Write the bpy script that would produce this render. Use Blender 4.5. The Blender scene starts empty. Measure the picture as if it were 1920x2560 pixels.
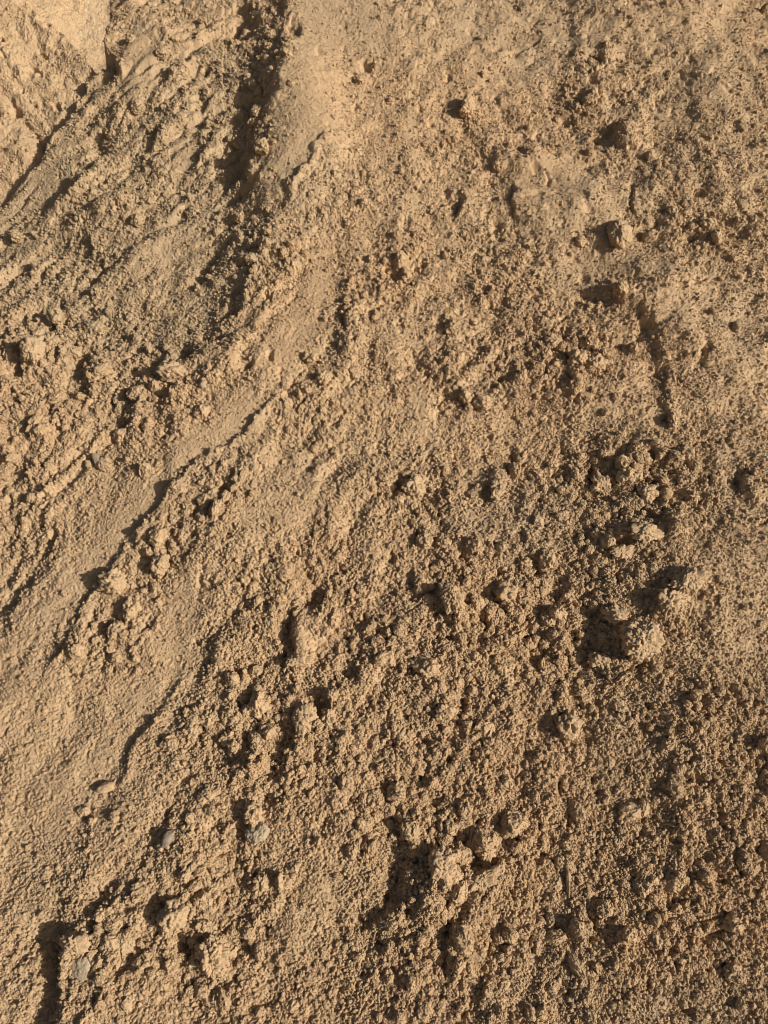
import bpy, bmesh, math
import numpy as np
from mathutils import Vector, Matrix

scene = bpy.context.scene
R = math.radians
# ------------------------------------------------------------------ camera, world, sun, exposure
SLOPE = R(28.0)            # how steeply the heap rises away from the viewer
PITCH = R(69.5)            # angle between view axis and heap surface
CAM_H = 1.40               # metres from the lens to the heap surface
FPX = 1607.0               # focal length in the 1659 x 2212 survey grid
W0, H0 = 1659.0, 2212.0
ORG = np.array([0.0, 0.0, 0.35])
Tv = np.array([0.0, math.cos(SLOPE), math.sin(SLOPE)])
Nv = np.array([0.0, -math.sin(SLOPE), math.cos(SLOPE)])
Xv = np.array([1.0, 0.0, 0.0])

cam_d = bpy.data.cameras.new('camera')
cam = bpy.data.objects.new('camera', cam_d)
scene.collection.objects.link(cam)
scene.camera = cam
cam_d.sensor_fit = 'VERTICAL'
cam_d.sensor_height = 24.0
cam_d.lens = 24.0 * FPX / H0
cam_d.clip_start = 0.05
cam_d.clip_end = 2000
fwd = math.cos(PITCH) * Tv - math.sin(PITCH) * Nv
upv = math.sin(PITCH) * Tv + math.cos(PITCH) * Nv
cpos = ORG + CAM_H * Nv
m = Matrix(((1, upv[0], -fwd[0], cpos[0]), (0, upv[1], -fwd[1], cpos[1]), (0, upv[2], -fwd[2], cpos[2]), (0, 0, 0, 1)))
cam.matrix_world = m

SUN_R, SUN_U, SUN_B = 0.81, 0.03, 0.60      # to the sun: right, up and behind the viewer
sd = SUN_R * Xv + SUN_U * upv - SUN_B * fwd
sd = sd / np.linalg.norm(sd)
sun_el = math.asin(sd[2])
sun_rot = math.atan2(sd[0], sd[1])
world = bpy.data.worlds.new("World")
scene.world = world
world.use_nodes = True
wn = world.node_tree
bg = wn.nodes['Background']
sky = wn.nodes.new('ShaderNodeTexSky')
sky.sky_type = 'NISHITA'
sky.sun_disc = False
sky.sun_elevation = sun_el
sky.sun_rotation = sun_rot
sky.air_density = 1.0
sky.dust_density = 3.0
sky.ozone_density = 0.3
wn.links.new(sky.outputs[0], bg.inputs[0])
bg.inputs[1].default_value = 0.055
sun_d = bpy.data.lights.new('sun', 'SUN')
sun_d.energy = 5.0
sun_d.angle = R(0.5)
sun_d.color = (1.0, 0.945, 0.865)
sun = bpy.data.objects.new('sun', sun_d)
scene.collection.objects.link(sun)
sun.rotation_euler = Vector(sd).to_track_quat('Z', 'Y').to_euler()
vs = scene.view_settings
vs.view_transform = 'Standard'
vs.look = 'None'
vs.gamma = 1.0
vs.use_curve_mapping = False
vs.exposure = 0.04
scene.cycles.max_bounces = 4
scene.cycles.diffuse_bounces = 4
scene.cycles.pixel_filter_type = 'BLACKMAN_HARRIS'
scene.cycles.filter_width = 1.0

rng = np.random.default_rng(11)

# ------------------------------------------------------------------ noise
_perm = np.random.default_rng(5).permutation(256).astype(np.int32)
_perm = np.concatenate([_perm, _perm, _perm])
_ga = np.random.default_rng(6).uniform(0, 2 * math.pi, 256)
_gx, _gy = np.cos(_ga).astype(np.float32), np.sin(_ga).astype(np.float32)
_g3 = np.random.default_rng(7).normal(size=(256, 3)).astype(np.float32)
_g3 /= np.linalg.norm(_g3, axis=1)[:, None]

def perlin2(x, y, seed=0):
    xi = np.floor(x); yi = np.floor(y)
    fx = (x - xi).astype(np.float32); fy = (y - yi).astype(np.float32)
    xi = (xi.astype(np.int64) + seed * 37) & 255
    yi = (yi.astype(np.int64) + seed * 91) & 255
    u = fx * fx * fx * (fx * (fx * 6 - 15) + 10)
    v = fy * fy * fy * (fy * (fy * 6 - 15) + 10)
    def g(ix, iy, dx, dy):
        h = _perm[(_perm[ix & 255] + iy) & 255]
        return _gx[h] * dx + _gy[h] * dy
    n00 = g(xi, yi, fx, fy); n10 = g(xi + 1, yi, fx - 1, fy)
    n01 = g(xi, yi + 1, fx, fy - 1); n11 = g(xi + 1, yi + 1, fx - 1, fy - 1)
    a = n00 + u * (n10 - n00); b = n01 + u * (n11 - n01)
    return (a + v * (b - a)) * 1.5

def perlin3(p, seed=0):
    i = np.floor(p); f = (p - i)
    i = (i.astype(np.int64) + seed * 53) & 255
    w = f * f * f * (f * (f * 6 - 15) + 10)
    out = 0
    for cx in (0, 1):
        for cy in (0, 1):
            for cz in (0, 1):
                h = _perm[(_perm[(_perm[(i[:, 0] + cx) & 255] + i[:, 1] + cy) & 255] + i[:, 2] + cz) & 255]
                d = (_g3[h] * (f - np.array([cx, cy, cz]))).sum(1)
                wt = (w[:, 0] if cx else 1 - w[:, 0]) * (w[:, 1] if cy else 1 - w[:, 1]) * (w[:, 2] if cz else 1 - w[:, 2])
                out = out + wt * d
    return out * 1.5

def sstep(a, b, x):
    t = np.clip((x - a) / (b - a), 0, 1)
    return t * t * (3 - 2 * t)

# ------------------------------------------------------------------ survey grid <-> heap surface
def survey_to_heap(X, Y):
    r = np.asarray(X, float) - W0 / 2; u = H0 / 2 - np.asarray(Y, float)
    rt = FPX * math.cos(PITCH) + u * math.sin(PITCH)
    rn = -FPX * math.sin(PITCH) + u * math.cos(PITCH)
    k = CAM_H / -rn
    return r * k, rt * k

def heap_to_survey(s, t):
    dep = np.maximum(t * math.cos(PITCH) + CAM_H * math.sin(PITCH), 0.2)
    u = (t * math.sin(PITCH) - CAM_H * math.cos(PITCH)) * FPX / dep
    return W0 / 2 + s * FPX / dep, H0 / 2 - u, dep / FPX     # x, y, metres per unit

def to_world(s, t, n):
    return ORG + np.multiply.outer(s, Xv) + np.multiply.outer(t, Tv) + np.multiply.outer(n, Nv)

# ------------------------------------------------------------------ relief of the heap
# banks: (points, rise, edge width, fall-off): the ground right of the line stands higher
BANKS = [
    ([(214, -60), (208, 0), (203, 40), (232, 84), (250, 110)], 34, 5, 60),
    ([(380, 120), (345, 210), (322, 280), (298, 330)], 16, 14, 45),
    ([(500, 188), (470, 232), (430, 300), (385, 352)], 17, 5, 30),
    ([(350, 330), (340, 380), (348, 420)], 9, 8, 30),
    ([(345, 8), (338, 50), (332, 84)], 15, 6, 40),
    ([(560, -30), (520, 20), (470, 50)], 22, 9, 40),
    ([(618, -40), (622, 20), (612, 60), (606, 110), (603, 170), (600, 225), (592, 262)], 17, 9, 90),
    ([(606, -80), (592, 60), (575, 170), (552, 290), (545, 400), (535, 470)], 32, 46, 210),
    ([(545, 280), (537, 315), (538, 370), (552, 415)], 18, 8, 80),
    ([(712, 296), (690, 340), (668, 374), (628, 426), (622, 478)], 15, 5, 60),
    ([(560, 470), (552, 530), (545, 566), (527, 626), (503, 668), (476, 676)], 20, 6, 60),
    ([(645, 768), (604, 830), (590, 873), (552, 913), (525, 948), (465, 978), (420, 1018), (378, 1048), (350, 1088), (300, 1150), (232, 1226), (178, 1318), (142, 1381), (100, 1446), (60, 1500)], 17, 4, 90),
    ([(400, 1440), (357, 1506), (345, 1541), (300, 1591), (280, 1625), (262, 1676), (225, 1740)], 12, 4, 70),
    ([(565, 1225), (584, 1262), (600, 1303)], 13, 5, 40),
    ([(628, 1312), (634, 1345), (640, 1385), (634, 1432)], 25, 4, 55),
    ([(960, 418), (985, 446), (990, 480)], 14, 6, 45),
    ([(1114, 398), (1102, 430), (1104, 472)], 12, 4, 120),
    ([(1090, 315), (1072, 342), (1080, 372)], 12, 5, 80),
    ([(1290, 120), (1276, 170), (1286, 214)], 12, 5, 30),
    ([(1340, 262), (1326, 300), (1330, 335)], 20, 8, 50),
    ([(1367, 398), (1357, 436), (1370, 478)], 10, 3, 40),
    ([(1272, 584), (1296, 600), (1312, 626), (1340, 650), (1372, 668), (1402, 694), (1418, 740), (1424, 795), (1436, 840), (1436, 900), (1450, 940)], 16, 5, 85),
    ([(1521, 730), (1518, 765), (1528, 800)], 11, 4, 60),
    ([(1100, 940), (1092, 960), (1112, 995)], 9, 4, 35),
    ([(1600, 1015), (1604, 1055), (1590, 1075)], 18, 5, 40),
    ([(1450, 1230), (1446, 1262), (1465, 1290)], 14, 5, 60),
    ([(1425, 1110), (1432, 1140), (1428, 1165)], 22, 6, 45),
    ([(1165, 1180), (1172, 1204), (1168, 1222)], 15, 5, 30),
    ([(1185, 1385), (1196, 1410), (1180, 1428)], 12, 5, 30),
    ([(1320, 1345), (1330, 1385), (1335, 1425)], 20, 6, 60),
    ([(900, 1790), (884, 1832), (880, 1890), (862, 1945), (835, 1975), (800, 2002)], 29, 8, 80),
    ([(322, 1824), (325, 1898)], 12, 3, 30),
    ([(190, 1965), (160, 2002), (146, 2040), (136, 2110), (122, 2212), (110, 2290)], 46, 8, 100),
    ([(345, 2050), (292, 2086), (244, 2128), (204, 2168), (170, 2212), (130, 2260)], 26, 7, 70),
    ([(20, 690), (24, 750), (18, 790)], 20, 6, 45),
    ([(45, 960), (34, 1000), (30, 1040)], 9, 5, 30),
    ([(750, 1960), (742, 2000), (748, 2040)], 12, 5, 40),
    ([(930, 1170), (918, 1230), (935, 1290)], 9, 6, 60),
    ([(70, 1180), (55, 1230), (60, 1290)], 6, 5, 40),
]
# mounds: (x, y, rx, ry, turn in degrees, height)
MOUNDS = [
    (285, 90, 60, 95, 15, 14), (660, 300, 85, 170, -8, 26), (625, 480, 60, 90, 0, 12), (1010, 440, 50, 60, 0, 11),
    (1140, 345, 66, 32, 0, 17), (1210, 430, 120, 95, 0, 23), (1360, 300, 36, 52, 0, 14), (1404, 620, 95, 50, -25, 20),
    (1470, 710, 55, 80, -40, 18), (125, 603, 36, 30, 0, 11), (55, 738, 28, 42, 0, 12), (210, 790, 30, 55, 0, 14),
    (370, 800, 40, 28, 0, 10), (475, 775, 62, 46, -15, 15), (575, 815, 30, 55, 0, 12), (300, 900, 24, 55, 10, 8),
    (1330, 843, 62, 52, 0, 9), (1580, 793, 70, 80, 0, 8), (1625, 1050, 28, 50, 0, 11), (914, 863, 28, 55, 0, 8),
    (662, 1386, 32, 70, -5, 14), (1474, 1261, 50, 30, -28, 14), (1384, 1156, 40, 34, 0, 10), (1462, 1136, 36, 42, 0, 13),
    (270, 1984, 60, 40, -15, 13), (175, 2034, 40, 30, 0, 9), (1039, 1899, 52, 24, -22, 11), (1499, 1606, 24, 42, 0, 7),
    (1430, 1306, 36, 34, 0, 12), (1230, 820, 22, 30, 0, 7), (650, 1560, 24, 32, 0, 7), (930, 1960, 50, 60, 0, 8),
    (1060, 1690, 60, 45, 0, 6), (560, 590, 50, 40, 0, 6), (1010, 1680, 40, 40, 0, 6), (830, 620, 50, 40, 0, 5),
    (90, 1060, 60, 90, 0, 7), (160, 1350, 80, 60, 0, 0), (520, 1180, 60, 50, 0, 6), (760, 700, 40, 60, 0, 9),
    (560, 900, 40, 40, 0, 5), (1550, 1480, 70, 60, 0, 5), (1280, 1730, 60, 60, 0, 5), (1480, 1830, 70, 50, 0, 4),
    (290, 1400, 60, 70, 20, 8), (460, 1250, 60, 60, 0, 7),
    (780, 520, 70, 60, 0, 7), (900, 330, 60, 80, 0, 7), (880, 520, 50, 45, 0, 8), (1570, 640, 60, 60, 0, 5),
]
# hollows: (x, y, rx, ry, turn, depth)
HOLLOWS = [
    (556, 212, 34, 30, 20, 9), (505, 335, 26, 36, 0, 9), (412, 112, 26, 18, -25, 14), (520, 28, 46, 22, -30, 16),
    (632, 78, 14, 24, 0, 14), (244, 155, 12, 9, 0, 10), (540, 215, 26, 24, 0, 10), (790, 148, 14, 12, 0, 13),
    (985, 440, 10, 26, 10, 10), (1080, 500, 16, 22, 0, 14), (1395, 502, 24, 12, -35, 14), (1485, 532, 18, 14, 0, 14),
    (1505, 430, 11, 9, 0, 13), (1294, 135, 9, 12, 0, 12), (1280, 176, 9, 10, 0, 12), (1291, 212, 6, 15, 0, 13),
    (1308, 290, 32, 14, -35, 9), (1195, 338, 9, 7, 0, 9), (63, 650, 16, 10, 0, 14), (84, 604, 12, 10, 0, 12),
    (12, 765, 20, 32, 0, 16), (155, 758, 18, 25, 0, 20), (164, 818, 9, 12, 0, 12), (278, 865, 13, 13, 0, 16), (271, 836, 10, 9, 0, 11),
    (372, 830, 20, 4, 8, 8), (398, 757, 16, 24, 0, 14), (458, 724, 24, 10, 0, 13), (498, 662, 24, 14, -35, 11),
    (577, 646, 9, 10, 0, 14), (534, 803, 11, 7, 0, 11), (850, 590, 16, 20, 0, 19), (1044, 628, 14, 10, 0, 11),
    (1149, 768, 13, 12, 0, 13), (1254, 748, 14, 12, 0, 13), (1079, 803, 15, 11, 30, 12), (961, 843, 9, 7, 0, 9),
    (1430, 803, 11, 18, 0, 13), (1437, 910, 10, 9, 0, 12), (1521, 763, 10, 14, 0, 12), (1104, 970, 9, 20, -25, 12),
    (1512, 1008, 12, 12, -30, 13), (1598, 1035, 12, 20, 20, 16), (860, 1050, 16, 14, 0, 12), (1054, 1055, 13, 20, 0, 13),
    (1419, 1138, 20, 26, 0, 18), (1154, 1208, 26, 13, 20, 17), (950, 1325, 20, 24, 20, 14), (1294, 1321, 24, 14, 20, 14),
    (1308, 1390, 28, 24, 20, 14), (1166, 1408, 34, 18, -10, 16), (1446, 1264, 9, 11, 0, 14), (690, 1526, 22, 30, 0, 18),
    (755, 1451, 18, 24, 0, 13), (622, 1366, 16, 60, 4, 10), (796, 1515, 10, 16, 0, 10), (485, 1856, 18, 13, 0, 13),
    (340, 1955, 22, 40, 20, 18), (300, 1952, 46, 8, -18, 9), (402, 2052, 20, 42, 0, 16), (512, 2044, 22, 17, 0, 16),
    (340, 2074, 14, 20, 0, 13), (550, 2179, 26, 14, -15, 14), (846, 1890, 26, 66, 26, 11), (776, 1990, 22, 30, 30, 10),
    (114, 2095, 24, 90, 8, 16), (1046, 1870, 22, 5, 0, 12), (969, 2009, 11, 22, 0, 14), (1164, 2079, 10, 12, 0, 13),
    (1474, 2190, 36, 11, 8, 18), (1140, 2040, 9, 10, 0, 10), (1300, 2080, 8, 12, 0, 10), (970, 1380, 10, 12, 0, 7),
    (520, 1690, 14, 22, 0, 9), (700, 1790, 20, 30, 15, 12), (1350, 1170, 20, 8, 0, 10), (1290, 1020, 22, 9, -10, 11),
    (1390, 1010, 20, 9, 10, 11), (1640, 730, 12, 6, 0, 9), (1180, 830, 10, 12, 0, 9), (810, 520, 18, 12, 0, 11),
    (880, 485, 14, 14, 0, 9), (590, 780, 8, 16, 0, 8), (105, 1150, 10, 18, 0, 9), (60, 1130, 10, 16, 0, 8),
    (20, 1300, 8, 14, 0, 6), (1540, 1140, 12, 16, 0, 10), (1640, 1660, 12, 18, 0, 10), (1580, 1720, 18, 10, 0, 9),
    (1100, 1620, 16, 20, 0, 9), (905, 1600, 14, 18, 0, 10), (1560, 560, 10, 10, 0, 7), (1150, 1750, 12, 14, 0, 8),
    (110, 1890, 9, 10, 0, 10), (950, 540, 10, 8, 0, 7), (690, 130, 10, 8, 0, 7), (940, 275, 14, 10, 0, 8),
]
# cracks: (points, half width, depth)
CRACKS = [
    ([(1180, 384), (1185, 412)], 2.2, 9), ([(1112, 398), (1103, 425), (1103, 470)], 2.6, 9), ([(1366, 400), (1357, 436), (1369, 478)], 3, 12),
    ([(979, 1914), (1000, 1938), (1020, 1955)], 4, 12), ([(1509, 2059), (1540, 2040), (1579, 2010), (1612, 1995), (1655, 1975)], 4, 13),
    ([(1525, 2103), (1560, 2092), (1596, 2084)], 5, 16), ([(1334, 1150), (1332, 1172), (1310, 1176)], 3.5, 11), ([(1332, 1172), (1372, 1158)], 3.5, 11),
    ([(1500, 2000), (1580, 1975)], 3, 8), ([(350, 825), (390, 831)], 3, 9), ([(1240, 1005), (1290, 985), (1340, 992)], 4, 11),
    ([(640, 965), (560, 1010)], 0, 0), ([(1180, 2105), (1230, 2085)], 3, 8), ([(1330, 650), (1345, 640)], 0, 0),
    ([(30, 1420), (50, 1440)], 4, 8), ([(230, 1840), (270, 1850), (300, 1860)], 3, 7), ([(120, 1960), (150, 1970), (160, 1990)], 3.5, 9),
    ([(1400, 980), (1450, 970), (1520, 962), (1600, 955)], 3.2, 8), ([(1650, 940), (1590, 944)], 3, 6), ([(1130, 1270), (1190, 1300)], 3, 7),
]
# zones where the sand lies packed and even, and zones of loose rubble: (x, y, rx, ry, turn, amount)
PACKED = [
    (285, 90, 48, 80, 12, .9), (655, 290, 62, 135, -12, .85), (590, 400, 45, 45, 0, .6), (700, 240, 60, 120, -10, .7), (685, 640, 34, 110, 8, .9), (630, 745, 42, 60, 0, .8),
    (520, 925, 70, 45, -30, 1), (420, 975, 80, 38, -38, .9), (330, 1070, 90, 42, -42, .9), (230, 1170, 95, 50, -45, .9), (140, 1280, 90, 60, -50, .7),
    (400, 1290, 42, 70, 10, .8), (365, 1415, 55, 60, -15, .9), (310, 1500, 75, 40, -40, .9), (60, 1500, 110, 120, 0, .6), (120, 1640, 140, 110, 0, .7),
    (60, 1780, 120, 100, 0, .55), (260, 1790, 70, 110, 0, .5), (60, 1950, 90, 80, 0, .5), (1210, 425, 110, 85, 0, .85), (1110, 230, 0, 0, 0, 0), (1260, 560, 110, 50, 0, .4),
    (1450, 680, 50, 75, -40, .8), (1410, 600, 60, 25, -20, .6), (1580, 800, 60, 75, 0, .7), (1380, 910, 60, 45, 0, .6), (1330, 840, 50, 42, 0, .6),
    (1600, 980, 60, 30, 0, .5), (1600, 1250, 60, 140, 0, .5), (1580, 1380, 50, 70, 0, .5), (914, 863, 26, 50, 0, .8), (960, 950, 60, 60, 0, .3),
    (640, 1050, 60, 90, 0, .4), (760, 900, 60, 90, 0, .35), (1380, 2190, 60, 18, 0, .7), (850, 230, 110, 60, 0, .4), (1010, 100, 260, 110, 0, .45), (1500, 90, 260, 90, 0, .35),
    (780, 60, 90, 70, 0, .6), (420, 200, 20, 60, 25, .5), (375, 480, 30, 80, 25, .5), (460, 420, 25, 80, 25, .5), (570, 790, 28, 45, 0, .6), (470, 775, 50, 30, 0, .6), (370, 790, 30, 18, 0, .6),
    (125, 600, 30, 22, 0, .7), (55, 735, 22, 34, 0, .7), (215, 780, 22, 45, 0, .6), (860, 700, 80, 40, 0, .3), (640, 1500, 30, 50, 0, .3), (660, 1390, 25, 60, 0, .7),
    (700, 1960, 60, 60, 0, .5), (620, 2030, 60, 60, 0, .5), (1499, 1606, 20, 40, 0, .6), (40, 1130, 50, 0, 0, 0), (270, 1984, 40, 28, 0, .6), (830, 1210, 50, 40, 0, .3),
]
RUBBLE = [
    (565, 120, 60, 120, 10, .8), (530, 330, 60, 90, 0, .7), (230, 60, 30, 60, 0, .6), (1500, 1800, 160, 160, 0, .45), (1450, 1550, 140, 120, 0, .35), (780, 1420, 80, 130, 0, .5),
    (400, 200, 120, 110, 0, .35), (250, 330, 130, 90, 0, .4), (440, 400, 80, 90, 0, .5), (120, 400, 110, 90, 0, .3),
    (590, 540, 70, 80, 0, .8), (500, 100, 90, 90, 0, .5), (700, 430, 60, 80, 0, .8), (300, 820, 160, 120, 0, .8), (80, 680, 130, 140, 0, .8), (120, 520, 120, 80, 0, .5),
    (620, 870, 60, 70, 0, .7), (480, 1050, 90, 60, -35, .8), (330, 1220, 80, 60, -20, 1), (250, 1380, 80, 60, -30, .6), (660, 1240, 110, 80, 0, .9),
    (640, 1600, 160, 110, 0, .8), (500, 1560, 90, 60, 0, .9), (430, 1900, 130, 110, 0, .7), (400, 2060, 200, 90, 0, .7), (230, 2080, 100, 80, 0, .6), (1000, 1300, 110, 90, 0, .9),
    (1250, 1340, 170, 130, 0, .9), (1350, 1060, 170, 110, 0, .9), (1180, 800, 150, 90, 0, .8), (950, 820, 90, 60, 0, .7), (860, 580, 60, 70, 0, .6), (1300, 200, 70, 110, 0, .5),
    (1480, 480, 90, 80, 0, .7), (1500, 1000, 120, 60, 0, .6), (1000, 1880, 160, 100, 0, .8), (930, 2080, 150, 110, 0, .7), (1100, 1600, 180, 120, 0, .6), (1250, 1950, 200, 150, 0, .4),
    (700, 1350, 90, 100, 0, .5), (900, 1080, 90, 80, 0, .6), (1230, 1520, 90, 70, 0, .6), (1600, 1700, 90, 120, 0, .5), (790, 690, 50, 70, 0, .6), (980, 270, 80, 60, 0, .3),
    (1060, 630, 60, 40, 0, .5), (620, 1980, 0, 0, 0, 0), (60, 870, 90, 130, 0, .7), (30, 1010, 80, 120, 0, .7), (880, 1700, 120, 120, 0, .7), (1560, 2060, 100, 60, 0, .4),
]

# bands where sand has slid down and lies smooth: (points, half width, amount)
SLIDES = [
    ([(700, -40), (690, 120), (672, 250), (640, 370), (590, 440)], 52, .92),
    ([(700, 560), (650, 720), (570, 860), (480, 935), (370, 1030), (260, 1150), (150, 1275), (50, 1400)], 38, .80),
    ([(432, 1240), (395, 1370), (345, 1470), (255, 1590), (180, 1700), (60, 1860)], 36, .76),
    ([(720, 1880), (660, 1990), (600, 2090), (560, 2160)], 34, .7),
    ([(395, 250), (365, 400), (330, 520)], 18, .6), ([(450, 330), (430, 440), (400, 560)], 14, .6),
]

def poly_field(X, Y, pts):
    """distance to a polyline, side (+ right of an upright line) and end fade"""
    P = np.array(pts, float)
    best = np.full(X.shape, 1e9); side = np.zeros(X.shape); along = np.zeros(X.shape)
    L = np.r_[0, np.cumsum(np.hypot(*(P[1:] - P[:-1]).T))]
    for i in range(len(P) - 1):
        a, b = P[i], P[i + 1]
        d = b - a; l2 = d @ d
        q = np.clip(((X - a[0]) * d[0] + (Y - a[1]) * d[1]) / l2, 0, 1)
        ex = X - (a[0] + q * d[0]); ey = Y - (a[1] + q * d[1])
        dist = np.hypot(ex, ey)
        mk = dist < best
        cr = -(d[0] * (Y - a[1]) - d[1] * (X - a[0]))      # positive to the right when the line runs downwards
        best = np.where(mk, dist, best)
        side = np.where(mk, np.sign(cr), side)
        along = np.where(mk, L[i] + q * math.sqrt(l2), along)
    tot = L[-1]
    return best, side, np.clip(np.minimum(along, tot - along) / (0.16 * tot), 0, 1)

def zone(X, Y, lst):
    out = np.zeros(X.shape)
    for (cx, cy, rx, ry, a, amt) in lst:
        if rx <= 0 or ry <= 0: continue
        R_ = 2.2 * max(rx, ry)
        mk = (np.abs(X - cx) < R_) & (np.abs(Y - cy) < R_)
        if not mk.any(): continue
        dx = X[mk] - cx; dy = Y[mk] - cy; c, s = math.cos(R(a)), math.sin(R(a))
        q = ((dx * c + dy * s) / rx) ** 2 + ((-dx * s + dy * c) / ry) ** 2
        out[mk] = np.maximum(out[mk], amt * np.exp(-0.7 * q ** 1.5))
    return out

EDGE = [(210, -700), (207, 0), (206, 32), (197, 50), (185, 66), (150, 96), (131, 140), (116, 168), (58, 225), (36, 264), (-20, 300), (-260, 470), (-900, 900)]

T_TOP = float(survey_to_heap(0, -25)[1]); T_BOT = float(survey_to_heap(0, H0 + 60)[1])

def relief(s, t, full=False):
    """height of the heap over its mean slope, in metres"""
    s = np.asarray(s, float); t = np.asarray(t, float)
    X0, Y0, k = heap_to_survey(s, t)
    # wander the outlines so that no edge is a clean curve
    wx = perlin2(s / .05, t / .05, 31) * 9 + perlin2(s / .018, t / .018, 32) * 5 + perlin2(s / .008, t / .008, 35) * 2.5
    wy = perlin2(s / .05, t / .05, 33) * 9 + perlin2(s / .018, t / .018, 34) * 5 + perlin2(s / .008, t / .008, 36) * 2.5
    X = X0 + wx; Y = Y0 + wy
    packed = zone(X, Y, PACKED); rubble = zone(X, Y, RUBBLE)
    for pts, hw, am in SLIDES:
        Pp = np.array(pts); mk = (X > Pp[:, 0].min() - 90) & (X < Pp[:, 0].max() + 90) & (Y > Pp[:, 1].min() - 90) & (Y < Pp[:, 1].max() + 90)
        if mk.any():
            d, sd_, e = poly_field(X[mk], Y[mk], pts)
            packed[mk] = np.maximum(packed[mk], am * (1 - sstep(hw * .6, hw * 1.35, d)) * sstep(-.2, .6, e))
    # mean roughness by area: loose and coarse below right, finer towards the top
    base = 0.34 + 0.07 * sstep(300, 1500, X0) * sstep(700, 1500, Y0) - 0.02 * sstep(500, 0, Y0) + 0.30 * perlin2(s / .20, t / .22, 3) + .22 * perlin2(s / .08, t / .09, 5)
    rough = np.clip(base + 0.62 * rubble, 0.08, 1.15) * (1 - 0.86 * packed)
    h = np.zeros(s.shape)
    brk = perlin2(s / .06, t / .06, 46) + .6 * perlin2(s / .022, t / .022, 47)
    X1, Y1 = X, Y
    for pts, rise, w, fall in BANKS:
        P = np.array(pts)
        X, Y = (X0 + .4 * wx, Y0 + .4 * wy) if w > 20 else (X1, Y1)
        mk = (X > P[:, 0].min() - 60) & (X < P[:, 0].max() + 3 * fall) & (Y > P[:, 1].min() - 60) & (Y < P[:, 1].max() + 60)
        if not mk.any(): continue
        d, sd_, e = poly_field(X[mk], Y[mk], pts)
        x = d * sd_
        near = np.exp(-np.maximum(x, 0) / 14)
        rise = rise * (.70 if rise > 30 else .68) * np.clip(1 + (.4 if w > 20 else .8) * brk[mk] * near, .35, 1.7); w = w * (1.5 if w < 20 else 1)
        h[mk] += (rise * sstep(-w, w, x) * np.exp(-np.maximum(x, 0) / fall) * sstep(0, 1, e) * sstep(3.0 * fall, 2.0 * fall, x)
                  - 0.18 * rise * np.exp(-((x + 2 * w) / (3 * w)) ** 2) * e) * 1.0
    X, Y = X1, Y1
    for lst, sg in ((MOUNDS, 1), (HOLLOWS, -1)):
        for (cx, cy, rx, ry, a, H) in lst:
            R_ = 2.3 * max(rx, ry)
            mk = (np.abs(X - cx) < R_) & (np.abs(Y - cy) < R_)
            if not mk.any(): continue
            dx = X[mk] - cx; dy = Y[mk] - cy; c, sn = math.cos(R(a)), math.sin(R(a))
            q = ((dx * c + dy * sn) / rx) ** 2 + ((-dx * sn + dy * c) / ry) ** 2
            h[mk] += sg * H * (1.0 if sg > 0 else 1.0 * np.clip(1 + .7 * brk[mk], .3, 1.6)) * np.exp(-(q ** (1.3 if sg > 0 else 1.6)) * (0.9 if sg > 0 else 1.0))
    for pts, w, D in CRACKS:
        if w <= 0: continue
        P = np.array(pts)
        mk = (X > P[:, 0].min() - 20) & (X < P[:, 0].max() + 20) & (Y > P[:, 1].min() - 20) & (Y < P[:, 1].max() + 20)
        if not mk.any(): continue
        d, sd_, e = poly_field(X[mk], Y[mk], pts)
        h[mk] -= D * np.exp(-(d / w) ** 2) * np.sqrt(e)
    h = h * k
    # broad swells
    # the upper left flank falls away from the main ridge, the lower right leans away from the light
    left = np.maximum(600 - X0, 0) * sstep(1000, 450, Y0)
    h -= 0.22 * left * k * sstep(0, 90, left)
    h += 0.030 * perlin2(s / .55, t / .7, 1) + 0.014 * perlin2(s / .24, t / .30, 2)
    # run-out streaks down the slope
    h += 0.005 * perlin2(s / .045, t / .22, 4) * (0.4 + rough) * sstep(1.5, .9, t)
    # lumps with creases between them
    s_, t_ = s, t
    coarse = np.maximum(.035 * np.maximum(np.abs(s) - (W0 / 2 + 70) * np.clip(t * math.cos(PITCH) + CAM_H * math.sin(PITCH), .9, 2.3) / FPX, 0), .08 * np.maximum(np.maximum(t - T_TOP, T_BOT - t), 0))
    s = s * (1 + .45 * sstep(.9, 2.1, t_)); t = t_ + .35 * np.maximum(t_ - .9, 0) ** 1.5       # crumbs get finer up the slope
    wsx = s + 0.006 * perlin2(s / .02, t / .02, 41); wsy = t + 0.006 * perlin2(s / .02, t / .02, 42)
    A = rough
    def gain(sz, sd2, lo=.25, hi=1.9): return np.clip(.85 + 1.5 * perlin2(s / sz, t / sz, sd2), lo, hi)
    def wt(lam): return np.clip(lam / (1.5 * coarse + 1e-7), 0, 1)
    A3 = A * (.62 + .38 * sstep(1.7, .8, t))
    h += wt(.095) * A * 0.0150 * (np.abs(perlin2(wsx / .095, wsy / .105, 9)) - .3)
    h += wt(.050) * A * 0.0120 * gain(.16, 61) * (np.abs(perlin2(wsx / .050, wsy / .056, 10)) - .3)
    h += wt(.060) * A * 0.0100 * perlin2(wsx / .060, wsy / .070, 20)
    h += wt(.024) * A3 * 0.0075 * gain(.10, 62, .05) * (np.abs(perlin2(wsx / .024, wsy / .027, 11)) - .3)
    h += wt(.027) * A3 * 0.0070 * perlin2(wsx / .027, wsy / .032, 21)
    h += wt(.0115) * A3 * 0.0034 * gain(.07, 63, .05) * (np.abs(perlin2(wsx / .0115, wsy / .0125, 12)) - .3)
    h += wt(.0125) * A3 * 0.0042 * perlin2(wsx / .0125, wsy / .014, 22)
    A2 = np.clip(0.50 + rough, 0, 1.15) * (1 - .30 * packed)
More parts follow.
